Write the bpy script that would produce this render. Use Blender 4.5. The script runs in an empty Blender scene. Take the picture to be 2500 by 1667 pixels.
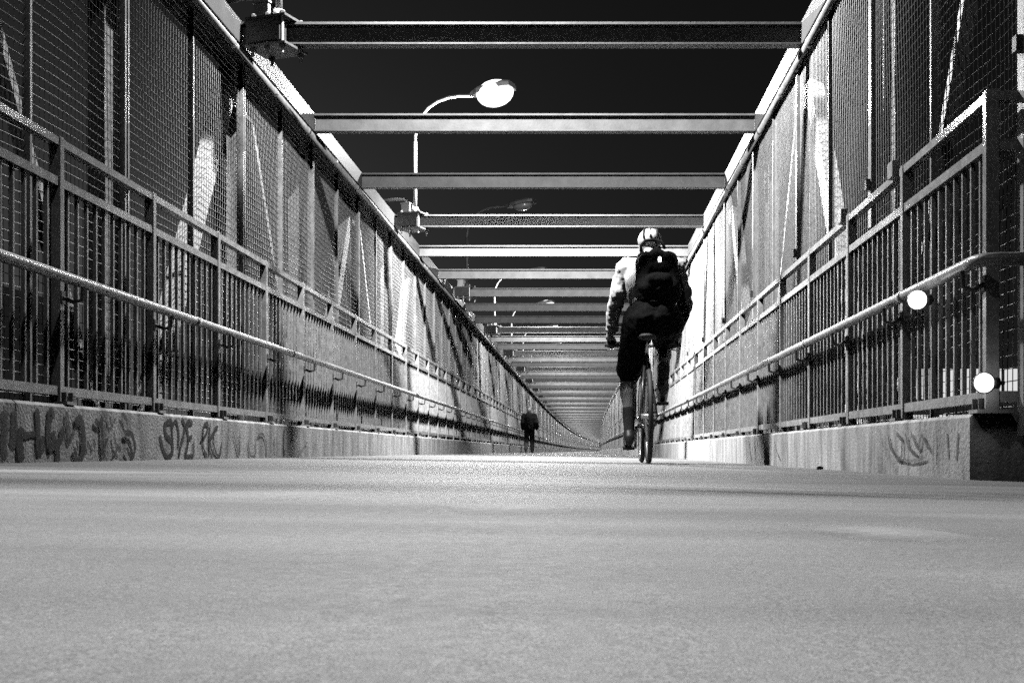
import bpy, bmesh, math, random
from mathutils import Vector, Matrix

# ------------------------------------------------------------------ camera, sky, exposure
scene = bpy.context.scene
COL = scene.collection
CAM_Z = 0.08
cam_d = bpy.data.cameras.new('camera')
cam_d.sensor_width = 36.0
cam_d.lens = 2936.0 / 2500.0 * 36.0
cam_d.shift_x = -(1424 - 1250) / 2500.0
cam_d.shift_y = (1102 - 833.5) / 2500.0
cam_d.clip_start = 0.02
cam_d.clip_end = 4000.0
cam_d.dof.use_dof = True
cam_d.dof.focus_distance = 11.0
cam_d.dof.aperture_fstop = 40.0
cam = bpy.data.objects.new('camera', cam_d)
COL.objects.link(cam)
cam.location = (0, 0, CAM_Z)
cam.rotation_euler = (math.radians(90), 0, 0)
scene.camera = cam

world = bpy.data.worlds.new('World')
scene.world = world
world.use_nodes = True
wn, wl = world.node_tree.nodes, world.node_tree.links
wn.clear()
sky = wn.new('ShaderNodeTexSky')
sky.sky_type = 'NISHITA'
sky.sun_disc = False
sky.sun_elevation = math.radians(8)
sky.sun_rotation = math.radians(-20)
bw = wn.new('ShaderNodeRGBToBW')
bg = wn.new('ShaderNodeBackground')
bg.inputs['Strength'].default_value = 0.0016
wo = wn.new('ShaderNodeOutputWorld')
wl.new(sky.outputs[0], bw.inputs[0])
wl.new(bw.outputs[0], bg.inputs['Color'])
wl.new(bg.outputs[0], wo.inputs['Surface'])

scene.view_settings.view_transform = 'Standard'
scene.view_settings.look = 'None'
scene.view_settings.exposure = 0.0
scene.view_settings.gamma = 1.0
scene.render.engine = 'CYCLES'
scene.cycles.use_denoising = False
scene.cycles.max_bounces = 3
scene.cycles.use_adaptive_sampling = True
scene.cycles.adaptive_threshold = 0.02
scene.cycles.adaptive_min_samples = 24
scene.cycles.diffuse_bounces = 0
scene.cycles.glossy_bounces = 2
scene.cycles.transparent_max_bounces = 12
scene.cycles.sample_clamp_indirect = 4.0
scene.cycles.caustics_reflective = False
scene.cycles.caustics_refractive = False
LAMP_W = 950.0

R = random.Random(7)

# ------------------------------------------------------------------ materials
def mat(name, col, rough=0.6, metal=0.0, var=0.25, scale=6.0, bump=0.0, bscale=80.0, stretch=None, spec=0.5):
    m = bpy.data.materials.new(name); m.use_nodes = True
    n, l = m.node_tree.nodes, m.node_tree.links
    p = n['Principled BSDF']
    p.inputs['Roughness'].default_value = rough
    p.inputs['Metallic'].default_value = metal
    p.inputs['Specular IOR Level'].default_value = spec
    tc = n.new('ShaderNodeTexCoord')
    geo = n.new('ShaderNodeNewGeometry')
    mp = n.new('ShaderNodeMapping')
    l.new(geo.outputs['Position'], mp.inputs['Vector'])
    if stretch: mp.inputs['Scale'].default_value = stretch
    nz = n.new('ShaderNodeTexNoise'); nz.inputs['Scale'].default_value = scale; nz.inputs['Detail'].default_value = 6; nz.inputs['Roughness'].default_value = 0.65
    l.new(mp.outputs[0], nz.inputs['Vector'])
    mr = n.new('ShaderNodeMapRange')
    mr.inputs['From Min'].default_value = 0.3; mr.inputs['From Max'].default_value = 0.7
    mr.inputs['To Min'].default_value = col * (1 - var); mr.inputs['To Max'].default_value = min(0.9, col * (1 + var))
    l.new(nz.outputs['Fac'], mr.inputs['Value'])
    l.new(mr.outputs[0], p.inputs['Base Color'])
    if bump:
        b = n.new('ShaderNodeBump'); b.inputs['Strength'].default_value = bump; b.inputs['Distance'].default_value = 0.01
        nb = n.new('ShaderNodeTexNoise'); nb.inputs['Scale'].default_value = bscale; nb.inputs['Detail'].default_value = 4
        l.new(geo.outputs['Position'], nb.inputs['Vector'])
        l.new(nb.outputs['Fac'], b.inputs['Height']); l.new(b.outputs[0], p.inputs['Normal'])
    return m

M = {}
M['steel'] = mat('painted_steel', 0.3, 0.5, 0, 0.4, 9, 0.15, 60)
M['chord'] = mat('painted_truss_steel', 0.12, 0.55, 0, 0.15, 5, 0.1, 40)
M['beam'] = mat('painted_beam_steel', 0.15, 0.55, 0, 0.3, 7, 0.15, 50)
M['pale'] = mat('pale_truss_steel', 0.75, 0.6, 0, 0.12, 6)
M['wire'] = mat('galvanised_wire', 0.48, 0.45, 0.1, 0.3, 25)
M['rail'] = mat('painted_rail', 0.36, 0.36, 0, 0.38, 14, 0.15, 90)
M['pole'] = mat('galvanised_pole', 0.55, 0.4, 0.1, 0.15, 10)
M['clamp'] = mat('dull_clamp_steel', 0.14, 0.5, 0.2, 0.4, 25)
M['cast'] = mat('dark_cast_iron', 0.06, 0.6, 0.3, 0.3, 20)
M['conc'] = mat('weathered_concrete', 0.4, 0.85, 0, 0.6, 5.0, 0.5, 70, (1.0, 1.6, 0.35))
M['black'] = mat('black_fabric', 0.008, 0.9, 0, 0.3, 20, 0.2, 150, None, 0.1)
M['shorts'] = mat('black_knit', 0.008, 0.9, 0, 0.3, 30, 0, 80, None, 0.1)
M['shirt'] = mat('white_cotton', 0.7, 0.85, 0, 0.12, 10, 0.35, 22)
M['skin'] = mat('skin', 0.42, 0.5, 0, 0.08, 20)
M['sock'] = mat('dark_sock', 0.03, 0.9, 0, 0.2, 40)
M['shoe'] = mat('black_shoe', 0.02, 0.5, 0, 0.2, 40)
M['rubber'] = mat('black_rubber', 0.018, 0.7, 0, 0.2, 40)
M['frame'] = mat('dark_frame_paint', 0.05, 0.3, 0.2, 0.1, 10)
M['alloy'] = mat('alloy', 0.5, 0.3, 0.8, 0.1, 20)
M['helmet'] = mat('white_helmet', 0.65, 0.4, 0, 0.06, 10)
M['hair'] = mat('grey_hair', 0.4, 0.8, 0, 0.3, 60)
M['jeans'] = mat('grey_jeans', 0.05, 0.9, 0, 0.3, 30, 0, 80, None, 0.1)
M['cap'] = mat('grey_cap', 0.5, 0.8, 0, 0.2, 40)
M['ground'] = mat('dark_ground', 0.04, 0.9, 0, 0.3, 0.2)
M['brick'] = mat('dark_facade', 0.08, 0.9, 0, 0.2, 2.0)
M['stone'] = mat('dark_stone', 0.06, 0.9, 0, 0.3, 40)

def floor_mat():
    m = bpy.data.materials.new('sealed_asphalt'); m.use_nodes = True
    n, l = m.node_tree.nodes, m.node_tree.links
    p = n['Principled BSDF']
    geo = n.new('ShaderNodeNewGeometry')
    big = n.new('ShaderNodeTexNoise'); big.inputs['Scale'].default_value = 1.3; big.inputs['Detail'].default_value = 5
    fine = n.new('ShaderNodeTexNoise'); fine.inputs['Scale'].default_value = 800; fine.inputs['Detail'].default_value = 3
    mid = n.new('ShaderNodeTexNoise'); mid.inputs['Scale'].default_value = 60; mid.inputs['Detail'].default_value = 4
    for t in (big, fine, mid): l.new(geo.outputs['Position'], t.inputs['Vector'])
    def mrange(src, a, b, c, d):
        r = n.new('ShaderNodeMapRange'); r.inputs['From Min'].default_value = a; r.inputs['From Max'].default_value = b
        r.inputs['To Min'].default_value = c; r.inputs['To Max'].default_value = d; l.new(src, r.inputs['Value']); return r.outputs[0]
    def mul(a, b):
        k = n.new('ShaderNodeMath'); k.operation = 'MULTIPLY'; l.new(a, k.inputs[0]); l.new(b, k.inputs[1]); return k.outputs[0]
    coarse = n.new('ShaderNodeTexNoise'); coarse.inputs['Scale'].default_value = 150; coarse.inputs['Detail'].default_value = 2
    mp = n.new('ShaderNodeMapping'); mp.inputs['Scale'].default_value = (0.35, 1.5, 1.0); l.new(geo.outputs['Position'], mp.inputs['Vector'])
    light_streaks = n.new('ShaderNodeTexNoise'); light_streaks.inputs['Scale'].default_value = 2.2; light_streaks.inputs['Detail'].default_value = 3; l.new(mp.outputs[0], light_streaks.inputs['Vector'])  # crosswise streaky tone, painting light streaks into the floor colour
    l.new(geo.outputs['Position'], coarse.inputs['Vector'])
    c = mul(mrange(big.outputs['Fac'], 0.3, 0.7, 0.14, 0.19), mrange(fine.outputs['Fac'], 0.32, 0.68, 0.35, 1.65))
    c = mul(c, mrange(coarse.outputs['Fac'], 0.3, 0.7, 0.85, 1.15))
    c = mul(c, mrange(light_streaks.outputs['Fac'], 0.35, 0.7, 0.82, 1.3))
    p.inputs['Specular IOR Level'].default_value = 0.3
    l.new(c, p.inputs['Base Color'])
    l.new(mrange(mid.outputs['Fac'], 0.3, 0.7, 0.6, 0.72), p.inputs['Roughness'])
    b = n.new('ShaderNodeBump'); b.inputs['Strength'].default_value = 0.35; b.inputs['Distance'].default_value = 0.002
    l.new(fine.outputs['Fac'], b.inputs['Height']); l.new(b.outputs[0], p.inputs['Normal'])
    return m
M['floor'] = floor_mat()

def emis(name, strength):
    m = bpy.data.materials.new(name); m.use_nodes = True
    n, l = m.node_tree.nodes, m.node_tree.links
    n.clear()
    e = n.new('ShaderNodeEmission'); e.inputs['Strength'].default_value = strength
    e.inputs['Color'].default_value = (1, 1, 1, 1)
    o = n.new('ShaderNodeOutputMaterial'); l.new(e.outputs[0], o.inputs['Surface'])
    try: m.cycles.emission_sampling = 'NONE'
    except Exception: pass
    return m
M['lens_on'] = emis('lit_lens', 3.0)
M['globe'] = emis('lit_globe', 5.0); M['globe'].cycles.emission_sampling = 'AUTO'
M['far_globe'] = emis('far_lit_globe', 3.0)
M['tail'] = emis('rear_light', 6.0)
M['litwin'] = emis('lit_window', 0.75)
M['litwin2'] = emis('dim_window', 0.3)
M['lens_off'] = mat('unlit_lens', 0.12, 0.2, 0, 0.05, 5)

def graffiti_mat(name, col, lo):
    m = bpy.data.materials.new(name); m.use_nodes = True
    n, l = m.node_tree.nodes, m.node_tree.links
    p = n['Principled BSDF']; p.inputs['Base Color'].default_value = (col, col, col, 1); p.inputs['Roughness'].default_value = 0.8
    geo = n.new('ShaderNodeNewGeometry')
    nz = n.new('ShaderNodeTexNoise'); nz.inputs['Scale'].default_value = 45; nz.inputs['Detail'].default_value = 5; nz.inputs['Roughness'].default_value = 0.75
    l.new(geo.outputs['Position'], nz.inputs['Vector'])
    r = n.new('ShaderNodeMapRange'); r.inputs['From Min'].default_value = 0.33; r.inputs['From Max'].default_value = 0.62
    r.inputs['To Min'].default_value = lo; r.inputs['To Max'].default_value = 1.0
    l.new(nz.outputs['Fac'], r.inputs['Value']); l.new(r.outputs[0], p.inputs['Alpha'])
    return m
M['paint_dark'] = graffiti_mat('spray_paint_dark', 0.012, 0.85)
M['paint_mid'] = graffiti_mat('spray_paint_faded', 0.05, 0.45)
M['paint_pale'] = graffiti_mat('spray_paint_worn', 0.1, 0.2)

# ------------------------------------------------------------------ mesh helpers
class MB:
    def __init__(self): self.v, self.f = [], []
    def add(self, vs, fs):
        o = len(self.v); self.v += [tuple(x) for x in vs]; self.f += [tuple(i + o for i in f) for f in fs]; return self
    def box(self, x0, x1, y0, y1, z0, z1):
        vs = [(x0,y0,z0),(x1,y0,z0),(x1,y1,z0),(x0,y1,z0),(x0,y0,z1),(x1,y0,z1),(x1,y1,z1),(x0,y1,z1)]
        return self.add(vs, [(0,3,2,1),(4,5,6,7),(0,1,5,4),(1,2,6,5),(2,3,7,6),(3,0,4,7)])
    def bar(self, a, b, w, h, up=(0,0,1)):
        a, b = Vector(a), Vector(b); d = (b - a).normalized(); up = Vector(up)
        s = d.cross(up)
        if s.length < 1e-5: s = d.cross(Vector((1,0,0)))
        s.normalize(); u = s.cross(d).normalized()
        vs = []
        for p in (a, b):
            for i, j in ((-1,-1),(1,-1),(1,1),(-1,1)): vs.append(p + s*(w/2*i) + u*(h/2*j))
        return self.add(vs, [(0,1,2,3)[::-1],(4,5,6,7),(0,1,5,4),(1,2,6,5),(2,3,7,6),(3,0,4,7)])
    def tube(self, pts, r, n=10, caps=True):
        pts = [Vector(p) for p in pts]; rs = r if isinstance(r, (list, tuple)) else [r]*len(pts)
        ring = []; ref = None
        for i, p in enumerate(pts):
            d = (pts[min(i+1, len(pts)-1)] - pts[max(i-1, 0)]).normalized()
            if ref is None:
                ref = d.cross(Vector((0,0,1)))
                if ref.length < 1e-3: ref = d.cross(Vector((1,0,0)))
            ref = (ref - d*ref.dot(d)).normalized(); u = d.cross(ref)
            ring.append([p + (ref*math.cos(2*math.pi*k/n) + u*math.sin(2*math.pi*k/n))*rs[i] for k in range(n)])
        vs = [v for rg in ring for v in rg]; fs = []
        for i in range(len(pts)-1):
            for k in range(n):
                fs.append((i*n+k, i*n+(k+1)%n, (i+1)*n+(k+1)%n, (i+1)*n+k))
        if caps: fs += [tuple(range(n))[::-1], tuple((len(pts)-1)*n + k for k in range(n))]
        return self.add(vs, fs)
    def ell(self, c, r, nu=14, nv=9, rot=None):
        vs, fs = [], []; c = Vector(c)
        for j in range(nv+1):
            t = math.pi*j/nv
            for i in range(nu):
                a = 2*math.pi*i/nu
                q = Vector((r[0]*math.sin(t)*math.cos(a), r[1]*math.sin(t)*math.sin(a), r[2]*math.cos(t)))
                if rot: q = rot @ q
                vs.append(c + q)
        for j in range(nv):
            for i in range(nu): fs.append((j*nu+i, (j+1)*nu+i, (j+1)*nu+(i+1)%nu, j*nu+(i+1)%nu))
        return self.add(vs, fs)
    def torus(self, c, RR, r, axis='x', n=40, m=8):
        vs, fs = [], []; c = Vector(c)
        for i in range(n):
            a = 2*math.pi*i/n
            for j in range(m):
                b = 2*math.pi*j/m; q = RR + r*math.cos(b)
                vs.append(c + Vector((r*math.sin(b), q*math.cos(a), q*math.sin(a))))
        for i in range(n):
            for j in range(m): fs.append((i*m+j, ((i+1)%n)*m+j, ((i+1)%n)*m+(j+1)%m, i*m+(j+1)%m))
        return self.add(vs, fs)
    def mesh(self, name, material, smooth=False):
        me = bpy.data.meshes.new(name); me.from_pydata(self.v, [], self.f); me.update()
        if material: me.materials.append(material)
        if smooth:
            me.polygons.foreach_set('use_smooth', [True]*len(me.polygons))
        return me

def bevelled(mb, name, material, w=0.006, seg=2):
    bm = bmesh.new(); me = mb.mesh(name, material); bm.from_mesh(me)
    bmesh.ops.bevel(bm, geom=bm.edges[:], offset=w, segments=seg, affect='EDGES', profile=0.6)
    bm.to_mesh(me); bm.free(); return me

def put(name, data, parent=None, loc=(0,0,0)):
    """a mesh object at world location loc (the parents used here are never rotated or scaled)"""
    o = bpy.data.objects.new(name, data); COL.objects.link(o)
    loc = Vector(loc)
    if parent is not None:
        o.parent = parent
        q = parent
        while q is not None:
            loc -= q.location; q = q.parent
    o.location = loc
    return o

def thing(name, label, cat, loc=(0,0,0), group=None):
    o = bpy.data.objects.new(name, None); COL.objects.link(o); o.location = loc; o.empty_display_size = 0.2
    o['label'] = label; o['category'] = cat
    if group: o['group'] = group
    return o
def tag(o, label, cat, group=None, kind=None):
    o['label'] = label; o['category'] = cat
    if group: o['group'] = group
    if kind: o['kind'] = kind
    return o

def bend(y):                       # the far walkway swings gently to the right
    return 7.0e-5 * max(0.0, y - 60.0)**2
def floor_z(x): return -0.005 - 0.016 * x
Y_END = 396.0
SLOPE = {-1: 0.035, 1: -0.035}
W_RAIL = {-1: 2.43, 1: 1.56}
W_MESH = {-1: 2.66, 1: 1.68}
W_PAR = {-1: 2.36, 1: 1.48}
W_HAND = {-1: 2.335, 1: 1.475}
W_CHORD = {-1: 2.52, 1: 1.61}
W_TRUSS = {-1: 2.83, 1: 1.85}
SIDE = {-1: 'left', 1: 'right'}

def ys_path(y0, y1):
    ys = [y0]; y = y0
    while y < y1 - 1e-6:
        y = min(y1, (50.0 if y < 50.0 else y + 4.8)); ys.append(y)
    return ys

# ------------------------------------------------------------------ setting
def build_floor():
    vs, fs = [], []; xs = [-3.1, -2.4, -1.2, 0.0, 0.8, 1.5, 2.2]
    ys = [-4.0, 0.0, 5, 10, 20, 35, 50] + [50 + 6*k for k in range(1, 60)]
    for y in ys:
        for x in xs: vs.append((x + bend(y), y, floor_z(x)))
    n = len(xs)
    for j in range(len(ys)-1):
        for i in range(n-1): fs.append((j*n+i, j*n+i+1, (j+1)*n+i+1, (j+1)*n+i))
    o = put('walkway', MB().add(vs, fs).mesh('walkway', M['floor'])); o['kind'] = 'structure'
    g = put('ground', MB().add([(-2500,-600,-14),(2500,-600,-14),(2500,3500,-14),(-2500,3500,-14)], [(0,1,2,3)]).mesh('ground', M['ground'])); g['kind'] = 'structure'
    return o
WALK = build_floor()

def light_patch_mat():  # soft-edged pale layer that paints light onto the floor
    m = bpy.data.materials.new('pale_light_patch'); m.use_nodes = True
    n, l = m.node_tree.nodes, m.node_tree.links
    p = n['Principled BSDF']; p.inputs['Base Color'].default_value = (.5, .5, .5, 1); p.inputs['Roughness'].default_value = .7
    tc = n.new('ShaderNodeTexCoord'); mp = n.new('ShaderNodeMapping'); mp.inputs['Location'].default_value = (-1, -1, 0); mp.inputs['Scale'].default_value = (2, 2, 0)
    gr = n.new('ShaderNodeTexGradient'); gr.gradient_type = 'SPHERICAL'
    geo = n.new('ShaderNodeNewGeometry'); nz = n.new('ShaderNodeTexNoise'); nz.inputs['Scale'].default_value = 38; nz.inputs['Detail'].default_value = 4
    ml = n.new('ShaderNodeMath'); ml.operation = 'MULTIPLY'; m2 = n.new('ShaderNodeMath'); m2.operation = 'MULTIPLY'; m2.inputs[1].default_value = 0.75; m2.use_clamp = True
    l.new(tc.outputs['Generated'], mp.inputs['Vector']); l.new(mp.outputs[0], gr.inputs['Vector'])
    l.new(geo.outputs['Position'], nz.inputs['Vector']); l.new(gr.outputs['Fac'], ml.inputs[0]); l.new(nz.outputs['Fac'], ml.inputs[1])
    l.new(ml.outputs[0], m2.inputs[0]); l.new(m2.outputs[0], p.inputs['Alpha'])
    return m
LIGHT_PATCH = light_patch_mat()
for i, (x, y, dx, dy, rz) in enumerate([(-.50, 2.15, .26, .5, .1), (-.11, 1.72, .16, .34, .2), (.33, 1.30, .15, .26, .15), (.45, 2.75, 1.9, .32, -.52), (-1.6, 3.4, 1.3, .5, .1)]):  # painted spots and a long strip of light on the walkway
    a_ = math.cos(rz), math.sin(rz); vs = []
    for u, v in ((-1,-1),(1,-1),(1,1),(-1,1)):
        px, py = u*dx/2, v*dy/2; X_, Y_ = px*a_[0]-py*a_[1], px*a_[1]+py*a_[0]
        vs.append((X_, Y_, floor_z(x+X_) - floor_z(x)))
    put('light_patch', MB().add(vs, [(0,1,2,3)]).mesh('light_patch', LIGHT_PATCH), WALK, (x, y, floor_z(x) + .002 + .0006*i))

def parapet(s):
    w = W_PAR[s]; z1 = 0.26 + SLOPE[s]
    t = thing('concrete_parapet',
              'low concrete parapet with dark spray-painted graffiti under the long left railing' if s < 0 else
              'low stained concrete parapet with an open joint under the railing beside the cyclist', 'parapet', (s*w, 4.6, 0))
    if s < 0: cuts = [1.2, 5.0, 12.2, 19.4]
    else: cuts = [4.6, 9.6, 17.1]
    while cuts[-1] < Y_END: cuts.append(cuts[-1] + 7.2)
    for i in range(len(cuts)-1):
        a, b = cuts[i] + 0.006, cuts[i+1] - 0.006
        off = 0.0
        if s > 0: off = -0.035 if i == 1 else (0.0 if i == 0 else -0.02)
        if s < 0: off = 0.0
        mb = MB(); cx = bend((a+b)/2); x0, x1 = s*(w + off), s*(w + 0.34); zb = min(floor_z(x0), floor_z(x1)) - 0.25
        slope = (bend(b)-bend(a))/2
        c = 0.014
        prof = [(x0, zb), (x0, z1-c), (x0 + s*c, z1), (x1, z1), (x1, zb)]
        vs = [(x+cx-slope, a, z) for x, z in prof] + [(x+cx+slope, b, z) for x, z in prof]
        fs = [(0,1,2,3,4), (9,8,7,6,5)] + [(k, (k+1)%5+0, (k+1)%5+5, k+5) for k in range(5)]
        if s > 0: fs = [f[::-1] for f in fs]
        o = put('concrete_block', mb.add([(x - t.location.x, y - t.location.y, z) for x, y, z in vs], fs).mesh('concrete_block', M['conc']), t, t.location)
    if s > 0:
        # set-back end block where the railing turns the corner
        mb = MB().box(1.70 - t.location.x, 2.3 - t.location.x, 1.0 - 4.6, 4.59 - 4.6, -0.3, z1 - 0.004)
        put('concrete_block', mb.mesh('concrete_block', M['conc']), t, t.location)
    return t
par_l = parapet(-1); par_r = parapet(1)

# graffiti: strokes measured on the parapet face
def face_pt(px, py, w, s):          # picture point -> point on the plane x = s*w
    y = w * 2936.0 / abs(px - 1424.0)
    return (s*w, y, CAM_Z + (1102.0 - py) * y / 2936.0)
gcount = [0]
def stroke(pts, widths, w, s, parent, material, cropf):
    gcount[0] += 1
    q = []
    for i in range(len(pts)-1):     # smooth
        for k in range(4):
            t = k/4.0
            p0 = pts[max(i-1,0)]; p1 = pts[i]; p2 = pts[i+1]; p3 = pts[min(i+2, len(pts)-1)]
            q.append(tuple(0.5*((2*p1[c]) + (-p0[c]+p2[c])*t + (2*p0[c]-5*p1[c]+4*p2[c]-p3[c])*t*t + (-p0[c]+3*p1[c]-3*p2[c]+p3[c])*t**3) for c in (0,1)))
    q.append(pts[-1])
    P = [face_pt(*cropf(*a), w, s) for a in q]
    xx = s*(w - 0.0022 - 0.00035*(gcount[0] % 24))
    n = len(P); vs, fs = [], []
    for i in range(n):
        a, b = P[max(i-1,0)], P[min(i+1,n-1)]
        dy, dz = b[1]-a[1], b[2]-a[2]; L = math.hypot(dy, dz) or 1
        hw = widths * (0.5 if i in (0, n-1) else 1.0) * (0.8 + 0.4*R.random())
        vs += [(xx, P[i][1] - dz/L*hw, P[i][2] + dy/L*hw), (xx, P[i][1] + dz/L*hw, P[i][2] - dy/L*hw)]
    for i in range(n-1): fs.append((2*i, 2*i+1, 2*i+3, 2*i+2))
    o = put('graffiti_stroke', MB().add([(a-parent.location.x, b-parent.location.y, c) for a,b,c in vs], fs).mesh('graffiti_stroke', material), parent, parent.location)
    return o
cl = lambda x, y: (x*800/2352.0, 950 + y*230/676.0)
D, Fd, Pl = M['paint_dark'], M['paint_mid'], M['paint_pale']
for pts, wd, mm in [
    ([(20,150),(35,260),(20,400),(40,500)], .030, Fd), ([(95,150),(100,300),(85,420)], .028, Fd),
    ([(150,270),(140,400),(150,520)], .030, D), ([(150,335),(260,318)], .016, D),
    ([(258,140),(268,260),(272,480)], .022, D), ([(300,330),(292,470)], .020, D),
    ([(385,200),(352,160),(345,270),(345,400),(405,395),(440,330),(430,280)], .020, D),
    ([(372,300),(380,360),(410,440),(402,530)], .024, D), ([(345,400),(372,430)], .03, D),
    ([(470,160),(480,280),(490,390)], .020, Fd), ([(490,390),(530,280)], .014, Fd),
    ([(530,240),(570,220),(592,320),(585,460),(545,520),(525,420)], .022, D), ([(560,330),(570,400)], .012, Fd),
    ([(615,370),(630,430)], .016, Fd), ([(660,360),(668,420)], .016, Fd),
    ([(670,225),(700,250),(725,260)], .018, D), ([(718,190),(722,330),(728,430),(735,500)], .018, D), ([(728,430),(765,350)], .012, D),
    ([(775,195),(790,250),(820,210)], .010, Fd), ([(805,310),(820,400),(855,440)], .014, Fd), ([(850,400),(800,470)], .010, Fd),
    ([(860,180),(885,200),(905,260)], .012, Fd), ([(880,320),(930,320),(955,420),(930,490),(895,420)], .016, D),
    ([(1145,330),(1165,420),(1200,490),(1235,450),(1230,380),(1190,330),(1180,260),(1225,235),(1235,300)], .018, D),
    ([(1240,380),(1232,280),(1262,230),(1280,330),(1275,420)], .015, D),
    ([(1280,490),(1300,380),(1325,270),(1300,215)], .014, D), ([(1285,430),(1320,340)], .012, Fd),
    ([(1380,240),(1335,250),(1350,360),(1330,480),(1385,480)], .017, D), ([(1340,360),(1375,340)], .014, D), ([(1385,370),(1390,480)], .012, Fd),
    ([(1435,370),(1470,330),(1490,260),(1465,250),(1450,330),(1455,420),(1480,480)], .013, D),
    ([(1505,250),(1495,360),(1500,470)], .012, D), ([(1540,300),(1500,370),(1530,490)], .011, D),
    ([(1560,270),(1530,300),(1535,430),(1570,480),(1585,380)], .012, D),
    ([(1635,290),(1630,470)], .008, Pl), ([(1665,300),(1710,470),(1715,290)], .010, Fd), ([(1770,360),(1790,470),(1825,470),(1830,370)], .009, Fd),
    ([(1840,340),(1880,320),(1905,400),(1905,490)], .010, Fd), ([(1960,340),(1970,480)], .008, Pl), ([(2035,270),(2030,400),(2040,480)], .018, Fd),
    ([(2140,470),(2200,380),(2205,460)], .008, Pl), ([(2260,360),(2280,460)], .008, Pl)]:
    stroke(pts, wd, W_PAR[-1], -1, par_l, mm, cl)
cr = lambda x, y: (1800 + x*700/1568.0, 500 + y*700/1568.0)
for pts, wd, mm in [
    ([(835,1260),(850,1330),(900,1390),(910,1290),(880,1250)], .010, Fd), ([(930,1250),(950,1330),(990,1360)], .010, Fd),
    ([(960,1240),(1000,1330),(1020,1260),(1060,1340)], .009, Fd), ([(870,1380),(960,1400),(1040,1380)], .008, Pl), ([(1090,1250),(1085,1400)], .010, Pl),
    ([(1150,1250),(1160,1390)], .012, Pl), ([(205,1290),(215,1340),(240,1400)], .008, Pl), ([(1210,1240),(1200,1400)], .012, Pl)]:
    stroke(pts, wd, W_PAR[1], 1, par_r, mm, cr)
for pts, wd, mm in [([(65,1290),(70,1340),(80,1400)], .010, Fd), ([(95,1280),(100,1390)], .012, Fd), ([(110,1290),(114,1330)], .008, Fd)]:
    stroke(pts, wd, W_PAR[1]-0.036, 1, par_r, mm, cr)

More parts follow.
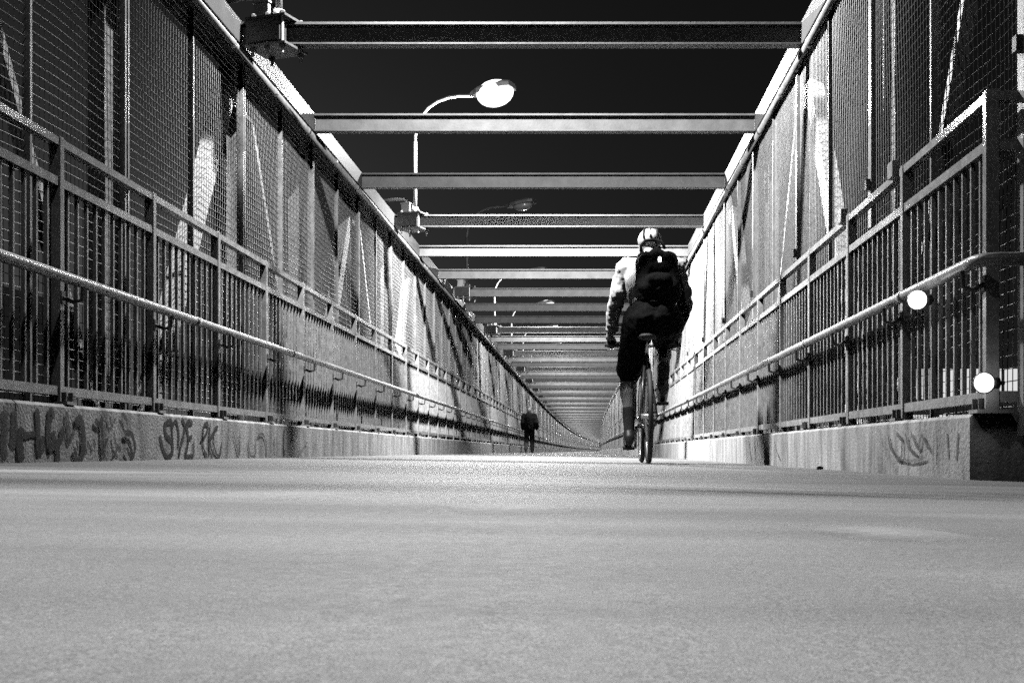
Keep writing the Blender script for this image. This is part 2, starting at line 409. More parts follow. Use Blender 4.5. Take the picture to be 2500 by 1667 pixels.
# ------------------------------------------------------------------ railings
POST_Y0 = {-1: 5.55, 1: 5.80}
def railing(s):
    w, zo = W_RAIL[s], SLOPE[s]; X = s*w
    y0 = POST_Y0[s] + (-3.6 if s < 0 else -1.2)
    t = thing('railing', 'painted steel baluster railing with round handrail above the graffiti-covered parapet' if s < 0 else
              'painted steel baluster railing whose round handrail turns the corner beside the glowing globes', 'railing', (X, y0, 0.26+zo))
    Pm = bevelled(MB().box(-.026,.026,-.024,.024,0,1.235), 'post', M['rail'], .004, 1)
    Bm = MB().box(-.0085,.0085,-.0075,.0075,0,.935).mesh('baluster', M['rail'])
    bp = MB().box(-.07,.07,-.05,.05,0,.014)
    plate = bp.mesh('base_plate', M['rail'])
    bolt = MB().tube([(0,0,0),(0,0,.045)], .012, 6).mesh('anchor_bolt', M['cast'])
    hx = (w - W_HAND[s])
    br = MB().tube([(0,0,0),(-s*hx*.55,0,-.022),(-s*hx*.95,-.0,-.012),(-s*hx,0,.05)], .0095, 8)
    br.box(-.006,.006,-.02,.02,-.03,.03)
    Brm = br.mesh('bracket', M['cast'])
    zb = 0.26 + zo
    far = MB(); farp = MB()
    k = 0; nb = 0
    while True:
        y = y0 + 1.2*k
        if y > Y_END: break
        x = X + bend(y)
        if k < 60:
            p = put('post', Pm, t, (x, y, zb))
            if k < 16:
                put('base_plate', plate, p, (x, y, zb + .0005))
                for sy in (-.036, .036): put('anchor_bolt', bolt, p, (x - s*.05, y+sy, zb+.012))
            put('bracket', Brm, t, (x - s*.026 + s*0.0, y, .755+zo))
        else: farp.box(x-.026, x+.026, y-.024, y+.024, zb, zb+1.235)
        for j in range(1, 11):
            yb = y + 1.2*j/11.0
            xb = X + bend(yb)
            if nb < 300: put('baluster', Bm, t, (xb, yb, .34+zo)); nb += 1
            else: far.box(xb-.0085, xb+.0085, yb-.0075, yb+.0075, .34+zo, 1.275+zo)
        k += 1
    L = t.location
    o = put('baluster', MB().add([(a-L.x, b-L.y, c-L.z) for a,b,c in far.v], far.f).mesh('far_balusters', M['rail']), t, L); o['kind'] = 'stuff'
    o = put('post', MB().add([(a-L.x, b-L.y, c-L.z) for a,b,c in farp.v], farp.f).mesh('far_posts', M['rail']), t, L); o['kind'] = 'stuff'
    for nm, zc, hh, ww in (('bottom_rail', .325, .042, .038), ('middle_rail', 1.285, .04, .04), ('top_rail', 1.47, .036, .044)):
        ys = ys_path(y0, Y_END); mb = MB()
        for a, b in zip(ys[:-1], ys[1:]):
            mb.bar((X+bend(a)-L.x, a-L.y, zc+zo-L.z), (X+bend(b)-L.x, b-L.y, zc+zo-L.z), ww, hh)
        if s > 0: mb.bar((X + .02 - L.x, y0-L.y, zc+zo-L.z), (W_MESH[1] - .02 - L.x, y0-L.y, zc+zo-L.z), ww, hh)
        put(nm, mb.mesh(nm, M['rail']), t, L)
    # round handrail
    xh, zh = s*W_HAND[s], .83+zo
    pts = []
    if s < 0: pts.append((xh, 2.0, zh))
    else: pts += [(xh+.36, 4.47, zh), (xh+.08, 4.47, zh), (xh+.045, 4.478, zh), (xh+.018, 4.50, zh), (xh+.004, 4.535, zh), (xh, 4.58, zh)]
    pts += [(xh+bend(y), y, zh) for y in ys_path(4.7, Y_END)]
    hr = put('handrail', MB().tube([(a-L.x,b-L.y,c-L.z) for a,b,c in pts], .0255, 14).mesh('handrail', M['rail'], True), t, L)
    ring = MB().tube([(0,-.03,0),(0,.03,0)], .0285, 14).mesh('coupling', M['rail'], True)
    for q in range(12): put('coupling', ring, hr, (xh, (7.25 if s < 0 else 5.55) + 2.4*q, zh))
    if s > 0:
        clip = bevelled(MB().box(-.02,.02,-.05,.05,-.03,.05), 'clip', M['rail'], .006)
        for yy in (5.93, 7.1): put('clip', clip, t, (X-.03, yy, 1.49+zo))
    return t
rail_l = railing(-1); rail_r = railing(1)

# ------------------------------------------------------------------ wire mesh fences
def mesh_panel(seed):
    r = random.Random(seed); mb = MB(); H, Wd, p = 2.86, 1.15, 0.05; wt = .0021
    a1, a2, a3, ph = r.uniform(-.022,.022), r.uniform(-.012,.012), r.uniform(-.010,.010), r.uniform(0,6.28)
    def off(y, z):
        u = y/Wd; v = z/H
        return (a1*math.sin(math.pi*u)*math.sin(math.pi*v) + a2*math.sin(2*math.pi*u)*math.sin(math.pi*v*2+ph) + a3*math.sin(math.pi*v*3+ph)*math.sin(math.pi*u))
    def sag(y, z): return a1*.9*math.sin(math.pi*y/Wd)*math.sin(math.pi*z/H)
    nz = int(H/p); ny = int(Wd/p)
    def wire(pts):
        rg = []
        for i, q in enumerate(pts):
            d = (Vector(pts[min(i+1,len(pts)-1)]) - Vector(pts[max(i-1,0)])).normalized()
            u = Vector((1,0,0)); v = d.cross(u).normalized()
            rg.append([Vector(q)+u*wt+v*0, Vector(q)+v*wt, Vector(q)-u*wt, Vector(q)-v*wt])
        vs = [x for g in rg for x in g]; fs = []
        for i in range(len(pts)-1):
            for k in range(4): fs.append((i*4+k, i*4+(k+1)%4, (i+1)*4+(k+1)%4, (i+1)*4+k))
        mb.add(vs, fs)
    for i in range(nz+1):
        z = i*p + .01
        wire([(off(y,z)+.0024, y, z + sag(y,z)) for y in [Wd*q/8 for q in range(9)]])
    for j in range(ny+1):
        y = j*p + .002
        wire([(off(y,z)-.0024, y, z) for z in [H*q/10 for q in range(11)]])
    return mb.mesh('wire_mesh', M['wire'])
PANELS = [mesh_panel(s) for s in (3, 11, 19, 27, 42)]

def mesh_fence(s):
    w = W_MESH[s]; X = s*w; y0 = 6.95 - (4.8 if s < 0 else 2.4)
    t = thing('wire_mesh_fence', 'tall welded wire mesh fence behind the left graffiti-side railing' if s < 0 else
              'tall welded wire mesh fence behind the railing on the cyclist side', 'mesh fence', (X, y0, 0.0))
    L = t.location
    dbl = MB().box(-.025,.025,-.034,-.012,0,2.93).box(-.025,.025,.012,.034,0,2.93).box(-.025,-.02,-.012,.012,0,2.93).mesh('double_post', M['steel'])
    sgl = MB().box(-.02,.02,-.011,.011,0,2.93).mesh('thin_post', M['steel'])
    clipm = MB().box(-.03,.03,-.022,.022,-.03,.03).mesh('clip', M['cast'])
    far = MB(); k = 0
    while True:
        y = y0 + 1.2*k
        if y > Y_END: break
        x = X + bend(y); dd = k % 2 == 0
        if k < 70:
            p = put('post', dbl if dd else sgl, t, (x, y, .14))
            if dd and k < 14: put('clip', clipm, p, (x - s*.02, y, 1.62)); 
        else: far.box(x-.022, x+.022, y-.03*dd-.01, y+.03*dd+.01, .14, 3.07)
        if k < 150 or dd:
            o = put('mesh_panel', R.choice(PANELS), t, (x, y + .028, .195)); o['kind'] = 'stuff'
            if k >= 150: o.scale.y = 2.07
        if y > 50: o.rotation_euler.z = -math.atan(1.4e-4*max(0, y-60))
        k += 1
    o = put('post', MB().add([(a-L.x,b-L.y,c-L.z) for a,b,c in far.v], far.f).mesh('far_posts', M['steel']), t, L); o['kind'] = 'stuff'
    xp, zp = s*(W_CHORD[s]+.028), 3.040
    pipe = put('top_pipe', MB().tube([(xp+bend(y)-L.x, y-L.y, zp-L.z) for y in ys_path(y0, Y_END)], .030, 12).mesh('top_pipe', M['rail'], True), t, L)
    ring = MB().tube([(0,-.035,0),(0,.035,0)], .034, 12).mesh('coupling', M['rail'], True)
    for q in range(16): put('coupling', ring, pipe, (xp, y0 + .55 + 1.2*q, zp))
    return t
fence_l = mesh_fence(-1); fence_r = mesh_fence(1)

# ------------------------------------------------------------------ trusses beyond the fences
BEAM_Y0, S = 8.905, 2.4
def truss(s):
    xc = W_CHORD[s]; wt = W_TRUSS[s]; X = s*wt
    t = thing('bridge_truss', 'painted steel bridge truss with diagonal members behind the left mesh fence' if s < 0 else
              'painted steel bridge truss with diagonal members behind the mesh fence on cyclist side', 'truss', (X, 4.8, -0.5))
    L = t.location
    ys = ys_path(1.2, Y_END); mb = MB()
    x0, x1 = sorted((s*xc, s*(xc+.30)))
    for a, b in zip(ys[:-1], ys[1:]):
        c = (x0+x1)/2
        mb.bar((c+bend(a)-L.x, a-L.y, 3.165-L.z), (c+bend(b)-L.x, b-L.y, 3.165-L.z), x1-x0, .17)
    put('top_chord', mb.mesh('top_chord', M['chord']), t, L)
    k = 0; y = 4.8
    vert = MB().box(-.05,.05,-.14,-.128,0,3.58).box(-.05,.05,.128,.14,0,3.58).box(-.006,.006,-.128,.128,0,3.58).mesh('vertical', M['steel'])
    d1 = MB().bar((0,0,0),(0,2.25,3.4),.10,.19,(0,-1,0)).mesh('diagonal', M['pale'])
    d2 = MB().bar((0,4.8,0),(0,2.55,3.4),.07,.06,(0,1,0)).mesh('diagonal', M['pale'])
    gus = MB().box(-.012,.012,-.28,.28,-.3,.0).mesh('gusset_plate', M['steel'])
    y = 7.2 - 4.8
    while y < Y_END:
        x = X + bend(y); x2 = X + bend(y+2.4)
        put('vertical', vert, t, (x + s*.03, y, -.5)); put('vertical', vert, t, (x2 + s*.03, y+2.4, -.5))
        rz = -math.atan(1.4e-4*max(0, y-60))
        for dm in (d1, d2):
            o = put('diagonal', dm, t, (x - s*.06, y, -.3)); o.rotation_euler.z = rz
        if y < 60: put('gusset_plate', gus, t, (x2 - s*.1, y+2.4, 3.07))
        y += 4.8
    return t
truss_l = truss(-1); truss_r = truss(1)

# ------------------------------------------------------------------ overhead cross beams
ORD = ['first', 'second', 'third', 'fourth', 'fifth', 'sixth', 'seventh', 'eighth', 'ninth', 'tenth', 'eleventh', 'twelfth', 'thirteenth', 'fourteenth', 'fifteenth', 'sixteenth', 'seventeenth', 'eighteenth']
xa, xb = -W_CHORD[-1] + .002, W_CHORD[1] - .002
bm_ = MB()
for z0, z1_, hw in ((3.078, 3.09, .052), (3.222, 3.24, .055), (3.09, 3.222, .005)):
    bm_.box(xa, xb, -hw, hw, z0-3.078, z1_-3.078)
BEAM = bm_.mesh('cross_beam', M['beam'])
GUS = MB().box(-.10,.0,-.005,.005,.013,.15).mesh('end_plate', M['steel'])
k = -3
while BEAM_Y0 + S*k < Y_END:
    y = BEAM_Y0 + S*k
    o = put('cross_beam', BEAM, None, (bend(y), y, 3.078))
    if k in (-2, -1): o.hide_render = False; bpy.data.objects.remove(o); k += 1; continue
    if k == 0: lb = 'nearest overhead cross beam with dark web, level with the first lamp clamp'
    elif k < 0: lb = 'overhead cross beam just above the camera carrying a lamp'
    elif 0 < k < 18: lb = ORD[k] + ' overhead cross beam counting back from the nearest one in view'
    else: lb = 'thin overhead cross beam far down the walkway beyond the walking person'
    tag(o, lb, 'beam', 'overhead cross beams', 'thing')
    k += 1

# ------------------------------------------------------------------ lamp posts standing on the beams
def lamp(n, lit, label, dz=0.0):
    y = BEAM_Y0 + S*n; bx = bend(y); X = -2.27 + bx
    t = thing('lamp_post', label, 'street lamp', (X, y, 3.24), 'lamps along the walkway')
    L = t.location
    def P(name, mb, m, par=t, sm=False): return put(name, mb.mesh(name, m, sm), par, L)
    P('clamp_plate', MB().box(-.17,.17,-.15,.15,.002,.02), M['clamp'])
    P('clamp_plate', MB().box(-.17,.17,-.15,.15,-.20,-.183), M['clamp'])
    P('clamp_block', MB().box(-.165,.12,-.145,-.055,-.165,-.002), M['cast'])
    for sx in (-.12, .0, .13):
        for sy in (-.12, .12):
            if (sx == 0 and sy > 0) or n > 21: continue
            b = P('bolt', MB().tube([(sx,sy,-.26),(sx,sy,.05)], .011, 8), M['pole'])
            P('nut', MB().tube([(sx,sy,-.225),(sx,sy,-.202)], .022, 6), M['clamp'], b)
            P('nut', MB().tube([(sx,sy,.021),(sx,sy,.042)], .022, 6), M['clamp'], b)
    j = P('junction_box', MB().box(-.155,-.035,-.06,.06,.022,.15), M['pole'])
    P('box_lid', MB().box(-.165,-.025,-.07,.07,.15,.165), M['pole'], j)
    P('conduit', MB().tube([(-.10,0,.165),(-.11,0,.20),(-.16,0,.225),(-.30,0,.235),(-.55,0,.225)], .022, 10), M['pole'], t, True)
    P('pole', MB().tube([(.02,0,.02),(.02,0,.10)], .045, 12).tube([(.02,0,.08),(.02,0,.98+dz)], .026, 12), M['pole'] if lit else M['cast'], t, True)
    P('arm', MB().tube([(.02,0,.96+dz),(.022,0,1.06+dz),(.045,0,1.18+dz),(.11,0,1.31+dz),(.22,0,1.42+dz),(.36,0,1.49+dz),(.52,0,1.525+dz),(.68,0,1.53+dz),(.84,0,1.515+dz),(.90,0,1.51+dz)], .021, 10), M['pole'] if lit else M['cast'], t, True)
    z = 1.515 + dz
    t.rotation_euler.z = math.radians(-20 if n > -1 else -22)
    h = MB(); rot = Matrix.Rotation(math.radians(-7), 3, 'Y')
    secs = [(.84,.03,.035),(.90,.06,.05),(.98,.14,.06),(1.10,.17,.068),(1.36,.17,.06),(1.44,.13,.045)]
    vs, fs = [], []
    for (px, hw, hh) in secs:
        for a, b in ((-1,-.5),(1,-.5),(1,.35),(.7,1),(-.7,1),(-1,.35)):
            q = rot @ Vector((px-.84, a*hw, b*hh)); vs.append((q.x+.84, q.y, q.z + z))
    for i in range(len(secs)-1):
        for c in range(6): fs.append((i*6+c, i*6+(c+1)%6, (i+1)*6+(c+1)%6, (i+1)*6+c))
    fs += [tuple(range(6))[::-1], tuple(30+c for c in range(6))]
    h.add(vs, fs)
    hd = P('luminaire', h, M['cast'] if not lit else M['pole'])
    lens = (.25, .20, .17) if n == 3 else ((.25, .17, .14) if n == 12 else (.20, .14, .085))
    P('lens', MB().ell((1.19, 0, z - .005), lens, 20, 10, rot), M['lens_on'] if lit else M['lens_off'], hd, True)
    if lit:
        def light(kind, e):
            ld = bpy.data.lights.new('lamp_light', kind); ld.energy = e
            lo = bpy.data.objects.new('lamp_light', ld); COL.objects.link(lo); lo.parent = hd
            lo.location = (1.19, 0, z - lens[2] - .06); ld.shadow_soft_size = .05 if kind != 'AREA' else 0
            return ld, lo
        if n < 0:
            ld, lo = light('SPOT', LAMP_W*1.55); ld.spot_size = math.radians(78); ld.spot_blend = .6     # shielded luminaire
            ld.shadow_soft_size = .16
            light('POINT', LAMP_W*.06)
        else:
            q, g = (1.7, 2.8) if n == 3 else ((.75, 1.0) if n == 0 else (1.0, 1.0) if n < 12 else (.6, .6))
            light('POINT', LAMP_W*(.47*q if n <= 42 else .85))
            if n > 42: return t
            ld, lo = light('AREA', LAMP_W*.52*g); ld.shape = 'DISK'; ld.size = .22
            lo.rotation_euler = Vector((.48, .40, -.80)).to_track_quat('-Z', 'Y').to_euler()
    return t
names = {0: 'lamp post clamped to the nearest cross beam, only its foot in view', 3: 'brightly glowing lamp on a curved pole above the second cross beam',
         6: 'unlit lamp with dark head on a thin dark curved pole', 9: 'pale curved lamp pole with head hidden behind the sixth cross beam',
         12: 'small lit lamp head hanging in the dark sky above the far beams',
         -3: 'lamp on the beam above the camera that lights the foreground'}
for q, w_ in enumerate(('sixth', 'seventh', 'eighth', 'ninth', 'tenth')):
    names[15+3*q] = w_ + ' lamp pole in the row, counting from the clamp on nearest beam'
n = -3
while BEAM_Y0 + S*n < Y_END - 5:
    lamp(n, n != 6, names.get(n, 'distant lamp on a curved pole far down the walkway'), {9: -.20, 12: -.12}.get(n, 0.0 if n < 12 else -.1))
    n += 3

# ------------------------------------------------------------------ background beyond the right-hand fence
def far_light_globe(x, y, z, rad, label, side):  # stands in for a distant city light; bezel and socket are added
    t = thing('far_light_stand_in', label, 'lamp', (x, y, z), 'globes standing in for distant lights at the corner railing'); L = t.location
    put('globe', MB().ell((0,0,0), (rad,rad,rad), 20, 12).mesh('globe', M['globe'], True), t, L)
    put('added_bezel', MB().torus((0,0,0), rad*1.0, rad*.14, n=28, m=8).mesh('added_bezel', M['clamp'], True), t, L).rotation_euler.z = math.radians(70)
    put('added_socket', MB().tube([(rad*.7,0,0),(rad*.7+.03,0,0)], rad*.6, 12).tube([(rad*.7+.02,0,0),(rad*.7+side,0,0)], .008, 8).mesh('added_socket', M['cast'], True), t, L)
far_light_globe(1.395, 5.02, .712, .039, 'round globe standing in for a distant light, set at the handrail just before the corner', .04)
far_light_globe(1.49, 4.47, .335, .036, 'round globe standing in for a distant light, low at the foot of the corner post', .05)
def street_lamp(px, py, Y, label):
    x = (px - 1424)*Y/2936.0; z = CAM_Z + (1102 - py)*Y/2936.0
    t = thing('street_lamp', label, 'street lamp', (x, Y, -14)); L = t.location
    put('globe', MB().ell((0,0,z+14), (.3,.3,.3), 16, 10).mesh('globe', M['far_globe'], True), t, L)
    put('pole', MB().tube([(0,0,0),(0,0,13+z),(0,0,z+13.72)], [.09,.05,.05], 10).mesh('pole', M['cast'], True), t, L)
street_lamp(2062, 998, 75.0, 'tiny glowing lamp seen low between the balusters beyond the railing')

def lit_building(x0, x1, y0, ztop, rows, label):
    t = thing('lit_building', label, 'building', ((x0+x1)/2, y0, -14)); L = t.location
    def P(name, mb, m, par=t): return put(name, MB().add([(a-L.x,b-L.y,c-L.z) for a,b,c in mb.v], mb.f).mesh(name, m), par, L)
    P('wall', MB().box(x0, x1, y0, y0+9, -14, ztop), M['brick'])
    P('roof', MB().box(x0-.2, x1+.2, y0-.2, y0+9.2, ztop, ztop+.3), M['brick'])
    for za, zb, step, bright in rows:
        x = x0 + .3
        while x + step*.85 < x1:
            f = P('window', MB().box(x-.05, x+step*.85+.05, y0-.05, y0-.002, za-.05, zb+.05), M['brick'])
            P('pane', MB().box(x, x+step*.85, y0-.07, y0-.052, za, zb), M['litwin'] if bright else (M['litwin2'] if R.random() < .6 else M['litwin']), f)
            x += step
    return t
lit_building(15.2, 27.5, 60.0, 4.9, [(2.7, 4.2, 1.1, True), (1.1, 1.9, .9, False), (-1.0, 0.2, 1.3, False)], 'low building with a bright row of lit windows beyond the corner post')
lit_building(-34.0, -27.6, 56.0, 7.6, [(5.4, 6.6, 2.1, False), (2.0, 3.2, 1.8, False)], 'low building with lit windows beyond the left mesh fence')

# ------------------------------------------------------------------ people
def cap(mb, a, b, ra, rb, n=12, sq=1.0):
    """tapered capsule"""
    a, b = Vector(a), Vector(b); d = (b-a); L = d.length; d.normalize()
    pts, rs = [], []
    for t in (-1, -.85, -.5): pts.append(a + d*(t*ra)); rs.append(ra*math.sqrt(max(0.0004, 1-t*t)))
    for t in (0, .25, .5, .75, 1): pts.append(a.lerp(b, t)); rs.append(ra + (rb-ra)*t)
    for t in (.5, .85, 1): pts.append(b + d*(t*rb)); rs.append(rb*math.sqrt(max(0.0004, 1-t*t)))
    mb.tube(pts, rs, n)
CREASE = bpy.data.textures.new('creases', 'CLOUDS'); CREASE.noise_scale = .075; CREASE.noise_depth = 2
def remesh(mb, name, material, voxel, smooth=4, fold=0.0):
    me = mb.mesh(name, material); o = bpy.data.objects.new(name, me); COL.objects.link(o)
    m = o.modifiers.new('r', 'REMESH'); m.mode = 'VOXEL'; m.voxel_size = voxel; m.use_smooth_shade = True
    sm = o.modifiers.new('s', 'SMOOTH'); sm.factor = .5; sm.iterations = smooth
    if fold:
        dm = o.modifiers.new('d', 'DISPLACE'); dm.texture = CREASE; dm.strength = fold; dm.mid_level = .5
    dg = bpy.context.evaluated_depsgraph_get(); ev = o.evaluated_get(dg)
    out = bpy.data.meshes.new_from_object(ev); out.name = name
    bpy.data.objects.remove(o)
    out.polygons.foreach_set('use_smooth', [True]*len(out.polygons))
    out.materials.clear(); out.materials.append(material)
    return out

def hand(mb, wrist, knuckle, fingers_dir, thumb_dir, side, curl):
    w, kx = Vector(wrist), Vector(knuckle); d = (kx-w).normalized(); sd = Vector(side).normalized(); f1 = Vector(fingers_dir).normalized(); c = Vector(curl).normalized()
    for i in (-1.5, -.5, .5, 1.5): cap(mb, w + sd*i*.012, kx + sd*i*.018, .016, .013, 8)
    for i, ln in zip((-1.5, -.5, .5, 1.5), (.030, .036, .034, .027)):
        a = kx + sd*i*.019; b = a + f1*ln; e = b + c*ln*.9
        cap(mb, a, b, .0105, .0098, 8); cap(mb, b, e, .0098, .0085, 8)
    a = w + (kx-w)*.35 + sd*(-.028); b = a + Vector(thumb_dir)*.04
    cap(mb, a, b, .013, .011, 8); cap(mb, b, b + (Vector(thumb_dir)+f1*.8).normalized()*.03, .011, .009, 8)

def head(mb, c, tilt=0.0, face=1):
    """head facing +y (away from the camera), c = centre"""
    rot = Matrix.Rotation(tilt, 3, 'X'); c = Vector(c)
    def E(p, r): mb.ell(c + rot @ Vector(p), r, 16, 12, rot)
    E((0,-.008,.025), (.076,.096,.092)); E((0,.028,-.045), (.058,.070,.075)); E((0,.066,-.088), (.028,.026,.022))
    E((0,.102,-.012), (.012,.018,.026)); E((0,.092,-.055), (.024,.014,.010))
    for s in (-1, 1):
        E((s*.077,.0,-.01), (.010,.018,.032)); E((s*.03,.083,.012), (.013,.010,.010))
    return rot

# --- cyclist
BX, BY = .497, 9.15
BZ = floor_z(BX)
def make_bicycle():
    t = thing('bicycle', 'dark bicycle ridden by the person with the black backpack', 'bicycle', (BX, BY, BZ)); L = t.location
    def P(name, mb, m, par=t, sm=True): return put(name, mb.mesh(name, m, sm), par, L)
    for yy in (0.0, 1.02):
        w = P('wheel', MB().torus((0,yy,.34), .302, .011, n=48, m=8), M['alloy'])
        P('tyre', MB().torus((0,yy,.34), .322, .0185, n=56, m=10), M['rubber'], w)
        P('hub', MB().tube([(-.055,yy,.34),(.055,yy,.34)], .02, 12), M['alloy'], w)
        for k in range(20):
            a = 2*math.pi*k/20; b = a + .25*(1 if k % 2 else -1); sx = .03*(1 if k % 4 < 2 else -1)
            P('spoke', MB().tube([(sx, yy+.018*math.cos(b), .34+.018*math.sin(b)), (0, yy+.296*math.cos(a), .34+.296*math.sin(a))], .0016, 4), M['alloy'], w, False)
    bb, st, ht, hb, ra, fa = (0,.43,.28), (0,.26,.80), (0,.82,.86), (0,.86,.70), (0,0,.34), (0,1.02,.34)
    f = MB().tube([bb, st], .017).tube([st, (0,.82,.82)], .016).tube([bb, (0,.855,.72)], .019).tube([hb, ht], .021)
    for s in (-1, 1):
        f.tube([(s*.04,.43,.28),(s*.06,0,.34)], .010).tube([(s*.012,.27,.78),(s*.06,0,.34)], .009)
    P('frame', f, M['frame'])
    fk = MB().tube([ht, (0,.80,.92)], .015)
    for s in (-1, 1): fk.tube([(s*.02,.862,.70),(s*.055,.90,.64),(s*.055,.97,.46),(s*.055,1.02,.34)], .012)
    P('fork', fk, M['frame'])
    P('seat_post', MB().tube([st, (0,.225,.91)], .013), M['alloy'])
    sd = MB().ell((0,.18,.93), (.075,.09,.028)).ell((0,.29,.935), (.03,.13,.022))
    put('saddle', remesh(sd, 'saddle', M['rubber'], .008, 3), t, L)
    P('handlebar', MB().tube([(-.29,.82,.925),(-.10,.83,.92),(0,.84,.915),(.10,.83,.92),(.29,.82,.925)], .0125, 10).tube([(0,.79,.93),(0,.84,.915)], .018), M['cast'])
    for s in (-1, 1):
        P('grip', MB().tube([(s*.19,.825,.922),(s*.30,.82,.925)], .017, 10), M['rubber'])
        P('brake_lever', MB().tube([(s*.19,.84,.918),(s*.20,.885,.90),(s*.28,.885,.885)], .006, 6), M['alloy'])
    cr = P('crank', MB().tube([(-.06,.43,.28),(.06,.43,.28)], .016).tube([(-.07,.43,.28),(-.075,.45,.112)], .010).tube([(.07,.43,.28),(.075,.41,.448)], .010), M['alloy'])
    P('chainring', MB().torus((.048,.43,.28), .085, .006, n=32, m=6), M['cast'], cr)
    for s, yy, zz in ((-1,.45,.112),(1,.41,.448)):
        P('pedal', MB().box(min(s*.085,s*.17), max(s*.085,s*.17), yy-.045, yy+.045, zz-.012, zz+.012), M['cast'], cr, False)
    P('chain', MB().tube([(.048,.43,.365),(.048,0,.38)], .005, 6).tube([(.048,.43,.195),(.048,0,.30)], .005, 6), M['cast'])
    return t
bike = make_bicycle(); bike.scale = (1.06, 1.06, 1.06)

def make_cyclist():
    t = thing('person', 'cyclist in white shirt and black shorts with black backpack, riding away', 'person', (BX, BY, BZ)); L = t.location
    ox = .045
    def V(x, y, z): return (x+ox, y, z)
    hipL, hipR = V(-.10,.24,1.06), V(.10,.24,1.06)
    kneeL, kneeR = (-.135,.50,.66), (.155,.66,.93)
    ankL, ankR = (-.125,.37,.235), (.125,.33,.60)
    toeL, toeR = (-.13,.50,.155), (.13,.47,.495)
    pel, chest, neck = V(0,.25,1.08), V(0,.47,1.42), V(0,.56,1.56)
    shL, shR = V(-.185,.49,1.48), V(.185,.49,1.48)
    elL, elR = V(-.265,.60,1.215), V(.265,.60,1.215)
    wrL, wrR = (-.262,.765,.985), (.262,.765,.985)
    hc = V(0,.66,1.665)
    b = MB()
    cap(b, pel, chest, .135, .15, 16); cap(b, chest, neck, .10, .062, 14); cap(b, V(0,.54,1.53), V(0,.61,1.61), .056, .054, 12)
    rot = head(b, hc, math.radians(-12))
    for s, hp, kn, an, to, sh, el, wr in ((-1,hipL,kneeL,ankL,toeL,shL,elL,wrL), (1,hipR,kneeR,ankR,toeR,shR,elR,wrR)):
        cap(b, hp, kn, .088, .056); cap(b, kn, Vector(kn).lerp(Vector(an), .35), .058, .062); cap(b, Vector(kn).lerp(Vector(an), .32) + Vector((0,-.02,0)), an, .054, .034)
        cap(b, an, to, .036, .028)
        cap(b, chest, sh, .10, .066); cap(b, sh, el, .055, .042); cap(b, el, wr, .041, .028)
        gx = s*.245
        hand(b, wr, (gx,.825,.955), (0,.75,-.6), (-s*.75,.6,-.25), (1,0,0), (0,-.2,-1))
    put('body', remesh(b, 'body', M['skin'], .0065, 3), t, L)
    # shirt: torso and sleeves
    c = MB()
    cap(c, V(0,.26,1.13), chest, .152, .172, 18); cap(c, V(-.06,.26,1.12), V(-.09,.46,1.42), .11, .115); cap(c, V(.06,.26,1.12), V(.09,.46,1.42), .11, .115); cap(c, chest, V(0,.53,1.515), .125, .078, 14)
    for s, sh, el, wr in ((-1,shL,elL,wrL),(1,shR,elR,wrR)):
        cap(c, chest, sh, .118, .082); cap(c, sh, el, .076, .062); cap(c, el, Vector(el).lerp(Vector(wr), .74), .060, .046)
        cap(c, Vector(sh).lerp(Vector(el), .55) + Vector((s*.02,-.02,-.03)), el, .066, .06)
    put('shirt', remesh(c, 'shirt', M['shirt'], .010, 3, .032), t, L)
    c = MB()
    cap(c, V(-.05,.235,1.07), V(.05,.235,1.07), .158, .158, 16); cap(c, V(0,.25,1.06), V(0,.28,1.14), .15, .15)
    for hp, kn in ((hipL,kneeL),(hipR,kneeR)):
        cap(c, hp, Vector(hp).lerp(Vector(kn), .90), .128, .094, 14)
    put('shorts', remesh(c, 'shorts', M['shorts'], .010, 3, .03), t, L)
    for kn, an in ((kneeL, ankL), (kneeR, ankR)):
        c = MB(); cap(c, Vector(kn).lerp(Vector(an), .62) + Vector((0,-.012,0)), an, .051, .041)
        put('sock', remesh(c, 'sock', M['sock'], .009, 3), t, L)
    for an, to in ((ankL, toeL), (ankR, toeR)):
        c = MB(); a, e = Vector(an), Vector(to); d = (e-a).normalized()
        cap(c, a + Vector((0,-.035,-.045)), e + Vector((0,.05,-.012)), .044, .036); cap(c, a + Vector((0,-.01,-.02)), e, .048, .04)
        cap(c, a + Vector((0,-.045,-.062)), e + Vector((0,.06,-.03)), .034, .03)
        put('shoe', remesh(c, 'shoe', M['shoe'], .008, 3), t, L)
    # helmet
    h = MB(); hv = Vector(hc)
    h.ell(hv + rot @ Vector((0,-.012,.048)), (.094,.128,.088), 20, 14, rot)
    he = put('helmet', remesh(h, 'helmet', M['helmet'], .008, 1), t, L)
    for q in (-.05, 0, .05):
        v = MB(); v.tube([hv + rot @ Vector((q, -.138+.02*abs(q)/.05, .03)), hv + rot @ Vector((q, -.112, .095)), hv + rot @ Vector((q*.9,-.05,.131-abs(q)*.2)), hv + rot @ Vector((q*.8,.04,.130-abs(q)*.2))], .010, 8)
        put('vent', v.mesh('vent', M['rubber'], True), he, L)
    # backpack
    p = MB()
    rb = Matrix.Rotation(math.radians(-30), 3, 'X')
    pc = Vector(V(.035,.255,1.43))
    def Q(x, y, z): return pc + rb @ Vector((x, y, z))
    for x in (-.085, 0, .085):
        cap(p, Q(x, .03, -.20), Q(x, .03, .14 - abs(x)*.35), .085, .075, 12); cap(p, Q(x,-.03,-.18), Q(x,-.02,.08 - abs(x)*.3), .075, .06, 12)
    cap(p, Q(-.05,-.085,-.16), Q(.05,-.085,-.16), .05, .05); cap(p, Q(-.05,-.085,-.05), Q(.05,-.085,-.05), .045, .045)
    bp = put('backpack', remesh(p, 'backpack', M['black'], .009, 2, .02), t, L)
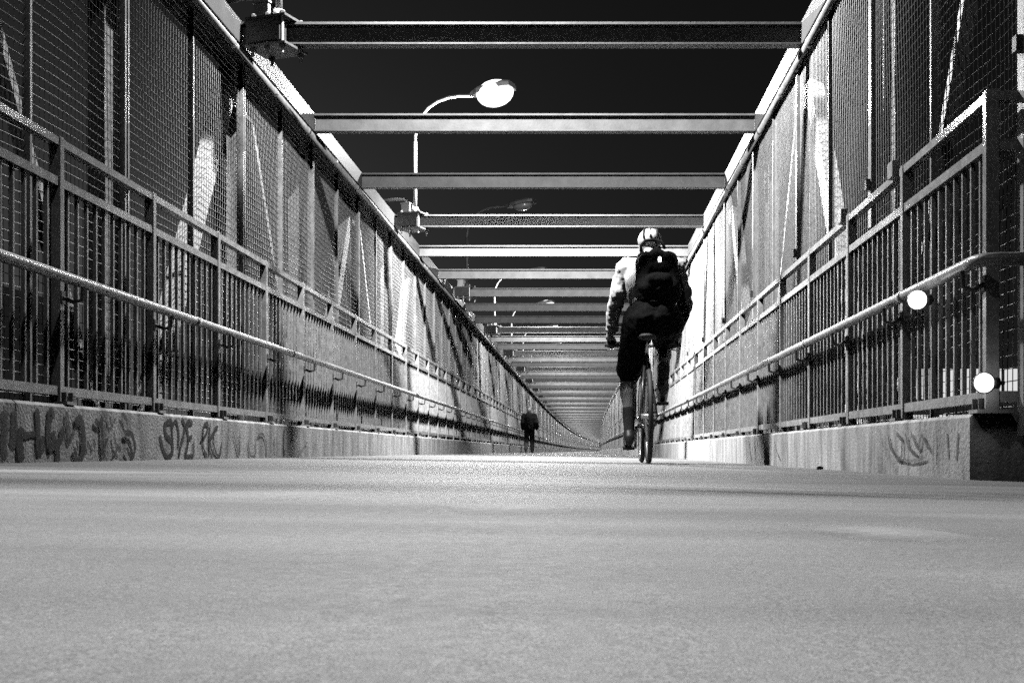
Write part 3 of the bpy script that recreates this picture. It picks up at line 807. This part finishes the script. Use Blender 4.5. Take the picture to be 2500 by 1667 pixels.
    loop = MB().tube([Q(-.115,.0,.16), Q(-.12,-.01,.215), Q(-.085,-.015,.262), Q(-.02,-.015,.272), Q(.04,-.01,.255), Q(.06,0,.20)], .012, 8)
    put('carry_loop', loop.mesh('carry_loop', M['black'], True), bp, L)
    for s in (-1, 1):
        st = MB().tube([Q(s*.10,.06,.16), Q(s*.115,.13,.20), Vector(V(s*.12,.60,1.50)), Vector(V(s*.125,.645,1.38)), Vector(V(s*.15,.50,1.22)), Q(s*.12,.08,-.20)], .016, 8)
        put('shoulder_strap', st.mesh('shoulder_strap', M['black'], True), bp, L)
    put('rear_light', MB().ell(Q(.01,-.118,.0), (.013,.012,.022), 12, 8).mesh('rear_light', M['tail'], True), bp, L)
    return t
make_cyclist().scale = (1.06, 1.06, 1.06)

def make_walker():
    WX, WY = -2.03, 45.3
    z0 = floor_z(WX)
    t = thing('person', 'distant person in dark jacket and grey cap walking away by left railing', 'person', (WX, WY, z0)); L = t.location
    b = MB(); hc = (0,.03,1.615)
    cap(b, (0,0,.98), (0,0,1.33), .13, .15, 14); cap(b, (0,0,1.36), (0,.01,1.47), .10, .06); cap(b, (0,.01,1.44), (0,.025,1.55), .055, .055)
    head(b, hc, math.radians(-6))
    legs = ((-1, (-.095,0,.93), (-.11,.06,.50), (-.12,-.16,.12), (-.13,-.03,.045)), (1, (.095,0,.93), (.10,.16,.51), (.10,.17,.09), (.11,.32,.05)))
    arms = ((-1, (-.20,0,1.40), (-.265,-.06,1.13), (-.25,.04,.90)), (1, (.20,0,1.40), (.265,-.10,1.13), (.28,.0,.90)))
    for s, hp, kn, an, to in legs:
        cap(b, hp, kn, .085, .055); cap(b, kn, an, .054, .038); cap(b, an, to, .04, .032)
    for s, sh, el, wr in arms:
        cap(b, (0,0,1.36), sh, .09, .062); cap(b, sh, el, .055, .042); cap(b, el, wr, .04, .03)
        w = Vector(wr); hand(b, wr, w + Vector((s*.012,.012,-.075)), (s*.1,.1,-1), (-s*.3,.7,-.6), (0,1,0), (-s*.5,.2,-.8))
    put('body', remesh(b, 'body', M['skin'], .010, 3), t, L)
    c = MB()
    cap(c, (0,0,.90), (0,-.005,1.34), .19, .20, 16); cap(c, (-.09,0,.90), (-.12,0,1.36), .12, .12); cap(c, (.09,0,.90), (.12,0,1.36), .12, .12); cap(c, (0,0,1.38), (0,.01,1.47), .12, .075)
    for s, sh, el, wr in arms:
        cap(c, (0,0,1.36), sh, .115, .085); cap(c, sh, el, .095, .085); cap(c, el, Vector(el).lerp(Vector(wr), .9), .082, .065)
    put('jacket', remesh(c, 'jacket', M['black'], .012, 3, .04), t, L)
    c = MB(); cap(c, (-.05,0,.92), (.05,0,.92), .14, .14)
    for s, hp, kn, an, to in legs: cap(c, hp, kn, .115, .09); cap(c, kn, Vector(an) + Vector((0,0,.02)), .09, .075)
    put('trousers', remesh(c, 'trousers', M['jeans'], .012, 3), t, L)
    for s, hp, kn, an, to in legs:
        c = MB(); cap(c, Vector(an) + Vector((0,-.03,-.045)), Vector(to) + Vector((0,.05,0)), .045, .04)
        put('shoe', remesh(c, 'shoe', M['shoe'], .01, 2), t, L)
    c = MB(); c.ell((0,.018,1.665), (.088,.112,.075), 18, 12); c.ell((0,.12,1.65), (.07,.07,.012), 14, 6)
    put('cap', remesh(c, 'cap', M['cap'], .009, 1), t, L)
    c = MB(); c.ell((0,-.02,1.62), (.083,.09,.085), 16, 10)
    put('hair', c.mesh('hair', M['hair'], True), t, L)
make_walker()

# ------------------------------------------------------------------ small things
st = MB().ell((0,0,.009), (.024,.016,.012), 8, 5)
for i, v in enumerate(st.v): st.v[i] = (v[0]*(1+.3*R.uniform(-1,1)), v[1]*(1+.3*R.uniform(-1,1)), v[2])
o = put('stone', st.mesh('stone', M['stone']), None, (1.425, 7.25, floor_z(1.425))); tag(o, 'small dark stone at the foot of the concrete parapet near the cyclist', 'stone')
